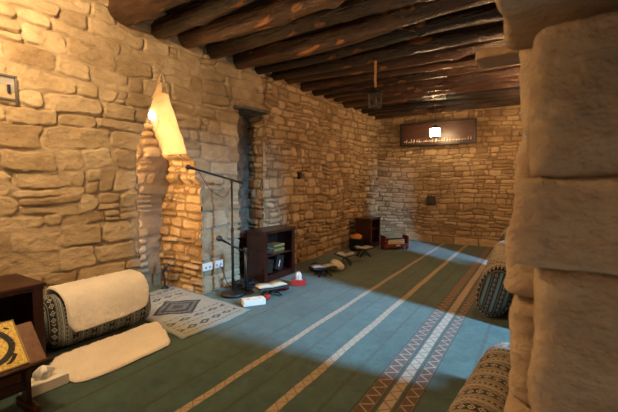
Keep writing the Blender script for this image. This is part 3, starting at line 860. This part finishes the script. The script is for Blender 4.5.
tissue_box((-2.96, 4.38, F), R(30), (.20, .13, .075), M['red'], 'red tissue box with a white tissue standing up before the bookcase', .11, 5)
tag(blob('folded_cloth', (-3.02, 4.02, F), (.13, .10, .05), 4, M['darkred'], None, .2), 'dark red folded cloth on the carpet behind the first book stand', 'cloth')
tag(blob('folded_cloth', (-2.90, 3.64 - .04, F), (.035, .05, .035), 9, M['red'], None, .2), 'small red wrapper under the book stand nearest the microphones', 'wrapper')
tag(blob('crumpled_cloth', (-2.96, 5.46, F), (.14, .12, .08), 12, M['paper'], None, .4), 'crumpled cream cloth between two floor book stands', 'cloth')
tag(blob('crumpled_cloth', (-3.18, 5.22, F), (.13, .10, .06), 14, M['leather'], None, .3), 'dark crumpled cloth beside the cream one against the left wall side', 'cloth')

# navy bin with orange cloth
t = thing('storage_bin', 'dark navy round bin filled with orange cloth before the farther bookcase', 'bin', (-3.42, 7.28, F))
obj('tub', lathe([(.13, 0), (.15, .02), (.165, .25), (.172, .255), (.172, .27), (.155, .27), (.15, .2)], 32), M['bluebin'], t, True)
tag(blob('folded_cloth', (-3.42, 7.28, F + .20), (.13, .12, .075), 5, M['orange'], None, .2), 'orange cloth heaped in the navy bin', 'cloth')
# red wooden book trolley with books
t = thing('book_rack', 'low red wooden rack holding pale books beyond the farther bookcase', 'rack', (-2.78, 7.85, F), R(-45))
for s in (-1, 1):
    obj('end_panel', bx((0, s * .26, .17), (.26, .03, .27), .006), M['redwood'], t)
obj('bottom_board', bx((0, 0, .075), (.25, .50, .025), .004), M['redwood'], t)
obj('front_rail', bx((.12, 0, .10), (.018, .50, .07), .004), M['redwood'], t)
obj('rail_label', bx((.131, .03, .10), (.004, .09, .03), .001), M['white'], t)
for sx in (-1, 1):
    for sy in (-1, 1): obj('foot', bx((sx * .1, sy * .24, .032), (.03, .03, .064), .004), M['blackwood'], t)
rl = ['lowest', 'second', 'third', 'topmost']
for k in range(4):
    book('book', (-2.78, 7.85, F + .088 + k * .036), (.19, .40, .033), [M['greypaper'], M['leather']][k % 2], rl[k] + ' of the large books lying in the red rack', (0, 0, R(-45 + k)), 'books in the red rack')
# black tray beside it
t = thing('open_book', 'open dark book lying on the carpet behind the red rack', 'book', (-2.92, 8.72, F), R(20))
obj('pages', bx((0, 0, .035), (.18, .34, .03), .008, Matrix.Rotation(R(-8), 4, 'Y')), M['paper'], t)
obj('cover', bx((0, 0, .016), (.20, .37, .02), .006), M['leather'], t)

# ------------------------------------------------------------------ book lectern at the lower left
t = thing('book_lectern', 'dark wooden book lectern with a slanted top in the lower left corner', 'lectern', (-2.80, .84, F), R(0))
sl = math.atan2(.21, .21)
def slr(): return Matrix.Rotation(sl, 4, 'Y')        # rises towards -x
def onb(a, y, up):                                   # a: distance up the slope from the lower edge
    bx0 = Vector((.10, 0, .325)); d = Vector((-math.cos(sl), 0, math.sin(sl))); nn = Vector((math.sin(sl), 0, math.cos(sl)))
    return bx0 + d * a + nn * up + Vector((0, y, 0))
obj('slanted_board', bx(onb(.15, -.06, 0), (.30, .60, .018), .004, slr()), M['brownwood'], t)
obj('book_ledge', bx(onb(-.008, -.05, .012), (.022, .64, .05), .005, slr()), M['darkwood'], t)
for s in (-.30, .16):
    obj('side_panel', bx((-.01, s, .19), (.08, .028, .27), .004), M['darkwood'], t)
    obj('foot', bx((.0, s, .03), (.26, .05, .06), .012), M['darkwood'], t)
obj('crossbar', bx((0, -.07, .17), (.03, .44, .06), .004), M['darkwood'], t)
obj('underframe', bx(onb(.15, -.06, -.03), (.24, .50, .04), .004, slr()), M['darkwood'], t)
Yb = thing('calligraphy_picture', 'yellow picture with black calligraphic strokes resting on the slanted lectern', 'picture', (-2.80, .84, F))
# yellow front with a thin gold edge
ym_ = Mat('gilt_yellow_ground', .45, .4); q = ym_.noise(60, 4, .6)
ym_.color(ym_.ramp(q * .6 + ym_.noise(140, 2) * .4, [(.4, (.36, .23, .04)), (.52, (.62, .45, .10)), (.65, (.70, .56, .18))]))
obj('panel', bx(onb(.175, -.055, .019), (.325, .40, .018), .003, slr()), ym_.m, Yb)
bm = None
for a_, w_ in ((.018, .40), (.332, .40)): bm = bx(onb(a_, -.055, .030), (.008, w_, .004), .001, slr(), bm)
for y_ in (-.308, .078): bm = bx(onb(.175, y_ + .06, .030), (.32, .008, .004), .001, slr(), bm)
obj('border', bm, M['gold'], Yb)
def stroke(pts, ws, bm):
    P = spline([(a, b, 0) for a, b in pts], 8); n = len(P); Wd = [np.interp(i / (n - 1), np.linspace(0, 1, len(ws)), ws) for i in range(n)]
    for i in range(n - 1):
        d = (P[i + 1] - P[i]).normalized(); pn = Vector((-d.y, d.x, 0)); q = []
        for p, w in ((P[i], Wd[i]), (P[i + 1], Wd[i + 1])):
            for s in (1, -1): r_ = p + pn * w * s; q.append(onb(r_.x, r_.y + .06, .0305))
        vs = [bm.verts.new(x_) for x_ in (q[0], q[1], q[3], q[2])]; bm.faces.new(vs)
for pw in (
    ([(.25, -.18), (.30, -.10), (.26, -.01), (.17, .03), (.09, -.02), (.06, -.12), (.09, -.20)], [.004, .013, .017, .018, .016, .012, .004]),
    ([(.20, -.17), (.22, -.12), (.18, -.08), (.14, -.12), (.15, -.18)], [.003, .009, .011, .009, .003]),
    ([(.10, .03), (.06, .00), (.05, -.03)], [.012, .008, .003]),
    ([(.29, .02), (.275, .045)], [.006, .003]), ):
    bm = bmesh.new(); stroke(pw[0], pw[1], bm)
    o = obj('calligraphy_stroke', bm, M['ink'], Yb); o['label'] = 'black calligraphic stroke'
    o.modifiers.new('s', 'SOLIDIFY').thickness = .0015

# ------------------------------------------------------------------ microphones
def mic_head(bm_b, c, d, r=.026, L_=.16):
    d = Vector(d).normalized(); c = Vector(c)
    body = tube([c - d * L_, c - d * .03, c - d * .02], .016, 12, rs=[.011, .018, .022])
    gr = tube([c - d * .02, c - d * .005, c + d * .012, c + d * .028, c + d * .036], .02, 14, rs=[r * .9, r, r, r * .75, r * .3])
    return body, gr
bp = Vector((-3.41, 3.52, F))
t = thing('microphone_stand', 'black round based microphone stand with a long boom beside the stone pier', 'microphone stand', bp)
obj('base', lathe([(.150, 0), (.158, .008), (.158, .030), (.148, .044), (.06, .056), (.03, .08)], 40), M['black'], t, True)
obj('pole', tube([(0, 0, .03), (0, 0, .85), (0, 0, .86), (0, 0, 1.50)], .012, 14, rs=[.018, .018, .013, .013]), M['black'], t, True)
obj('clamp', bx((0, 0, 1.49), (.035, .045, .05), .01), M['black'], t)
tip = Vector((-3.40, 2.83, 1.655)) - bp; tail = Vector((-3.41, 3.72, 1.475)) - bp
obj('boom', tube([tip * .86 + tail * .14, tail], .012, 10), M['black'], t, True)
obj('counterweight', tube([tail.lerp(tip, .0), tail.lerp(tip, .07)], .016, 12), M['black'], t, True)
obj('pole_collar', tube([(0, 0, .83), (0, 0, .89)], .02, 14), M['black'], t, True)
m_ = thing('microphone', 'black microphone at the high end of the boom in front of the niche', 'microphone', bp)
b_, g_ = mic_head(None, tip, tip - tail, .028); obj('body', b_, M['black'], m_, True); obj('grille', g_, M['grille'], m_, True)
# second short stand
b2 = Vector((-3.37, 3.60, F)) ; 
t = thing('microphone_stand', 'shorter black microphone stand with a bent arm just right of the tall one', 'microphone stand', b2)
obj('pole', tube([(.03, .09, 0), (.03, .09, .60)], .019, 12), M['black'], t, True)
obj('base', lathe([(.10, 0), (.10, .012), (.02, .03)], 32, (.03, .09, .0)), M['black'], t, True)
tip2 = Vector((-3.36, 3.24, .80)) - b2
obj('boom', tube([(.03, .17, .50), tip2 * .75 + Vector((.03, .17, .50)) * .25], .013, 10), M['black'], t, True)
obj('clamp', bx((.03, .09, .57), (.05, .06, .07), .014), M['black'], t)
m_ = thing('microphone', 'black microphone held low at waist height in front of the sockets', 'microphone', b2)
b_, g_ = mic_head(None, tip2, tip2 - Vector((.03, .17, .50)), .036); obj('body', b_, M['black'], m_, True); obj('grille', g_, M['grille'], m_, True)
# gooseneck in the niche
t = thing('gooseneck_microphone', 'thin black gooseneck microphone standing inside the pointed niche', 'microphone', (-4.40, 3.22, .013))
obj('base', lathe([(.055, 0), (.055, .02), (.03, .04)], 24), M['black'], t, True)
obj('gooseneck', tube(spline([(0, 0, .03), (0, 0, .14), (-.01, -.01, .22), (.0, .0, .27)], 8), .014, 10), M['black'], t, True)
obj('grille', tube([(.0, .0, .265), (.005, .01, .285), (.02, .03, .335), (.025, .035, .35)], .02, 12, rs=[.014, .028, .028, .012]), M['grille'], t, True)
# cable tangle
bm = bmesh.new(); rng = random.Random(8)
pts = [(-3.36, 3.62, .05)]
for k in range(44): pts.append((-3.50 + .14 * math.cos(k * 1.9) + rng.uniform(-.03, .03), 3.86 + .17 * math.sin(k * 1.9) + rng.uniform(-.03, .03), F + .012 + .010 * (k % 7) + rng.uniform(0, .04)))
tube(spline(pts, 6), .0095, 6, bm)
tag(obj('coiled_cable', bm, M['cable'], smooth=True), 'tangled black cable heaped between the microphone stands and the bookcase', 'cable')
bm = tube(spline([(-3.76, 3.62, .34), (-3.70, 3.62, .30), (-3.66, 3.66, .12), (-3.60, 3.72, .03), (-3.50, 3.80, .03)], 8), .005, 6)
tag(obj('power_cable', bm, M['cable'], smooth=True), 'black cable dropping from the wall sockets to the floor', 'cable')
bm = tube(spline([(-3.40, 2.97, 1.62), (-3.40, 3.15, 1.40), (-3.40, 3.38, 1.30), (-3.39, 3.505, 1.42), (-3.385, 3.50, 1.0), (-3.39, 3.50, .3), (-3.40, 3.66, .06)], 10), .004, 6)
tag(obj('microphone_cable', bm, M['cable'], smooth=True), 'thin cable hanging in a loop from the boom and down the tall stand', 'cable')

# wall sockets
for k, (yy, lb) in enumerate(((3.44, 'white double wall socket on the pier, nearer the niche'), (3.635, 'white wall socket behind the microphone stand, nearer the bookcase'))):
    t = thing('wall_socket', lb, 'socket', (WX + .006, yy, .36), 0, 'sockets on the stone pier')
    obj('plate', bx((.004, 0, 0), (.016, .17, .10), .004), M['plastic'], t)
    for s in (-1, 1):
        obj('outlet', bx((.0125, s * .035, -.01), (.003, .03, .03), .001), M['grey'], t)
        obj('rocker_switch', bx((.014, s * .035, .025), (.005, .014, .02), .001), M['plastic'], t)
# metal box in the left wall
t = thing('wall_box', 'grey metal junction box set in the stone at the left edge', 'junction box', (WX + .004, 1.28, 2.27))
obj('back_plate', bx((.0, 0, 0), (.012, .21, .20), .002), M['grey'], t)
bm = bx((.012, 0, .095), (.03, .22, .014), .002); bx((.012, 0, -.095), (.03, .22, .014), .002, bm=bm); bx((.012, .10, 0), (.03, .014, .19), .002, bm=bm)
obj('rim', bm, M['slate'], t); obj('switch', bx((.014, .05, -.01), (.02, .022, .07), .004), M['bluebin'], t)
# small hole stone in wall: dark putlog opening
t = obj('wall_vent', bx((WX - .01, 5.67, 1.60), (.06, .075, .12), .006), M['ink']); tag(t, 'small dark square hole in the rubble wall above the nearer bookcase', 'opening')

# ------------------------------------------------------------------ board on the back wall, speaker
bc = Vector((-2.27, BY - .19, 2.63))
t = thing('framed_board', 'long dark framed wooden board with pale lettering high on the back wall', 'sign', bc)
obj('panel', bx((0, 0, 0), (1.66, .03, .50), .003), M['signwood'], t)
bm = bx((0, -.015, .255), (1.76, .06, .045), .006); bx((0, -.015, -.255), (1.76, .06, .045), .006, bm=bm); bx((-.86, -.015, 0), (.045, .06, .5), .006, bm=bm); bx((.86, -.015, 0), (.045, .06, .5), .006, bm=bm)
obj('frame', bm, M['blackwood'], t)
for s in (-.6, .6): obj('bracket', bx((s, .10, .1), (.04, .19, .04), .004), M['black'], t)
bm = bmesh.new(); rng = random.Random(5); xx = -.78
while xx < .76:
    w = rng.uniform(.018, .05)
    pts = spline([(xx, -.018, -.17 + rng.uniform(-.01, .015)), (xx + w * .5, -.018, -.185 + rng.uniform(-.01, .01)), (xx + w, -.018, -.165 + rng.uniform(-.01, .02))], 4)
    tube(pts, .0065, 5, bm)
    if rng.random() < .55: tube([(xx + w * .6, -.018, -.16), (xx + w * .6, -.018, -.12 + rng.uniform(-.01, .01))], .006, 5, bm)
    if rng.random() < .5: bx((xx + w * .4, -.018, -.205), (.012, .008, .012), .002, bm=bm)
    xx += w + rng.uniform(.012, .035)
o = obj('lettering', bm, M['pale'], t); o['label'] = 'row of small pale script along the lower edge'
t = thing('loudspeaker', 'small black loudspeaker fixed to the back wall below the framed board', 'loudspeaker', (-2.39, BY - .06, 1.03))
obj('cabinet', bx((0, -.02, 0), (.19, .14, .20), .012), M['black'], t)
obj('grille', bx((0, -.092, 0), (.165, .006, .175), .002), M['grille'], t)
obj('bracket', bx((0, .05, 0), (.05, .06, .05), .004), M['black'], t)

# ------------------------------------------------------------------ lanterns
def lantern(loc, topz, label, lit, rod, r=.085, h=.21):
    """loc = bottom centre"""
    t = thing('hanging_lantern', label, 'lantern', loc); n = 6
    pt = lambda k, rr, z: (rr * math.cos(2 * PI * k / n), rr * math.sin(2 * PI * k / n), z)
    obj('base_plate', lathe([(r * .5, 0), (r * .95, .008), (r * .95, .018), (r * .8, .02)], 6), M['black'], t)
    bm = bmesh.new()
    for k in range(n): tube([pt(k, r * .9, .015), pt(k, r, h * .72)], .004, 6, bm)
    for z_, rr in ((.02, .9), (h * .26, .935), (h * .5, .97), (h * .72, 1.0)):
        tube([pt(k, r * rr, z_) for k in range(n + 1)], .0028, 5, bm)
    for k in range(n):
        for f in (.33, .66):
            a = Vector(pt(k, r * .9, .02)).lerp(Vector(pt(k + 1, r * .9, .02)), f); b = Vector(pt(k, r, h * .72)).lerp(Vector(pt(k + 1, r, h * .72)), f); tube([a, b], .002, 4, bm)
    obj('cage', bm, M['black'], t)
    obj('roof', lathe([(r * 1.12, h * .72), (r * 1.0, h * .77), (r * .55, h * .88), (r * .4, h * .94), (r * .15, h), (.004, h + .012)], 6), M['black'], t)
    bm = bmesh.new()
    tube([(0, 0, h + .01), (0, 0, topz - loc[2])], .003, 6, bm)
    z_ = h + .012
    while z_ < topz - loc[2] - .03 and not rod:
        tube([(.008 * math.cos(a), 0, z_ + .012 + .012 * math.sin(a)) for a in [2 * PI * q / 8 for q in range(9)]], .002, 4, bm); z_ += .022
    obj('chain', bm, M['black'], t)
    if rod:
        K = 30; rr = [.016 + .004 * math.sin(i * 1.7) for i in range(K)]
        obj('rope_sleeve', tube([(.003 * math.sin(i * .5), .003 * math.cos(i * .6), h + .02 + i * rod / K) for i in range(K)], .02, 10, rs=rr), M['rope'], t, True)
    if lit:
        bm = lathe([(r * .86, .022), (r * .95, h * .715)], 6)
        o = obj('glass_panes', bm, M['pane'], t); o['label'] = 'glowing frosted glass'
    obj('bulb', lathe([(.004, h * .16), (.022, h * .22), (.028, h * .34), (.022, h * .46), (.012, h * .54), (.012, h * .7)], 16), M['bulb'] if lit else M['grille'], t, True)
    return t
lantern((-2.0, 4.80, 2.475), 3.16, 'unlit black cage lantern hanging on a tan rope from the ceiling logs', False, .36, .098, .26)
lantern((-2.16, 8.62, 2.46), 3.14, 'glowing lantern hanging on a short chain before the framed board', True, 0, .115, .28)

# small lamp with loose wires tucked high in the niche
lp = Vector((-4.20, 2.96, 2.33))
t = thing('niche_lamp', 'bare warm lamp with loose wires high inside the pointed niche', 'lamp', lp)
obj('bulb', lathe([(.01, -.07), (.04, -.05), (.05, -.01), (.035, .03), (.02, .05)], 20), M['bulb2'], t, True)
obj('socket', lathe([(.022, .05), (.022, .07), (.01, .08)], 16), M['plastic'], t, True)
bm = bmesh.new()
tube(spline([(0, 0, .08), (.03, .01, .16), (.05, -.02, .10), (.06, .01, .0), (.09, .0, -.06), (.05, .02, -.12)], 8), .0035, 5, bm)
tube(spline([(.02, .01, -.02), (.08, .03, -.05), (.06, .02, -.16), (.02, .03, -.20)], 8), .0035, 5, bm)
obj('wire', bm, M['grey'], t, True)

# ------------------------------------------------------------------ light
def point(loc, w, col, r=.05, name='lamp_and_fill'):
    l = bpy.data.lights.new(name, 'POINT'); l.energy = w; l.color = col; l.shadow_soft_size = r
    o = bpy.data.objects.new(name, l); o.location = loc; C.objects.link(o); return o
def area(loc, rot, sx, sy, w, col, name='daylight'):
    l = bpy.data.lights.new(name, 'AREA'); l.shape = 'RECTANGLE'; l.size = sx; l.size_y = sy; l.energy = w; l.color = col
    o = bpy.data.objects.new(name, l); o.location = loc; o.rotation_euler = rot; C.objects.link(o); return o
WARM = (1, .58, .25)
point((-2.75, .75, 3.0), 225, (1, .65, .31), .10)              # lamp near the camera end
point((-2.3, .95, 2.25), 34, (1, .64, .32), .12)  # fill added to brighten the near ceiling logs
point((-4.08, 2.70, 2.06), 7, (1, .64, .26), .04)              # niche lamps behind the near edge
point((-4.30, 2.58, 1.72), 32, (1, .60, .24), .05)
point((-4.20, 2.57, .95), 16, (1, .60, .24), .05)
point((-.36, 5.75, 2.35), 110, (1, .56, .26), .10)                  # unseen fill added on the right, warms the left wall
point((-.36, 7.9, 2.4), 34, (1, .56, .26), .10)  # another unseen fill, added towards the back
area((4.75, 2.85, 4.6), (0, R(90), 0), 5.2, .6, 2300, (.29, .64, 1.0))
point((-.75, -.40, 1.25), 14, (1, .54, .25), .2)                    # fill added beside the camera to light the jamb stones
w = bpy.data.worlds.new('world'); w.use_nodes = True
w.node_tree.nodes['Background'].inputs[0].default_value = (.5, .62, .8, 1); w.node_tree.nodes['Background'].inputs[1].default_value = .02
bpy.context.scene.world = w

# ------------------------------------------------------------------ camera
cam = bpy.data.cameras.new('camera'); co = bpy.data.objects.new('camera', cam); C.objects.link(co)
cam.sensor_width = 36; cam.lens = 375 / 618 * 36; cam.clip_start = .02
co.location = (0, 0, 1.5); co.rotation_euler = (R(90 - 3.814), 0, R(32.453))
cam.dof.use_dof = True; cam.dof.focus_distance = 4.8; cam.dof.aperture_fstop = 5.0
sc = bpy.context.scene; sc.camera = co
sc.view_settings.view_transform = 'Standard'; sc.view_settings.look = 'None'; sc.view_settings.gamma = 1; sc.view_settings.exposure = 0
sc.cycles.max_bounces = 8; sc.cycles.use_denoising = True
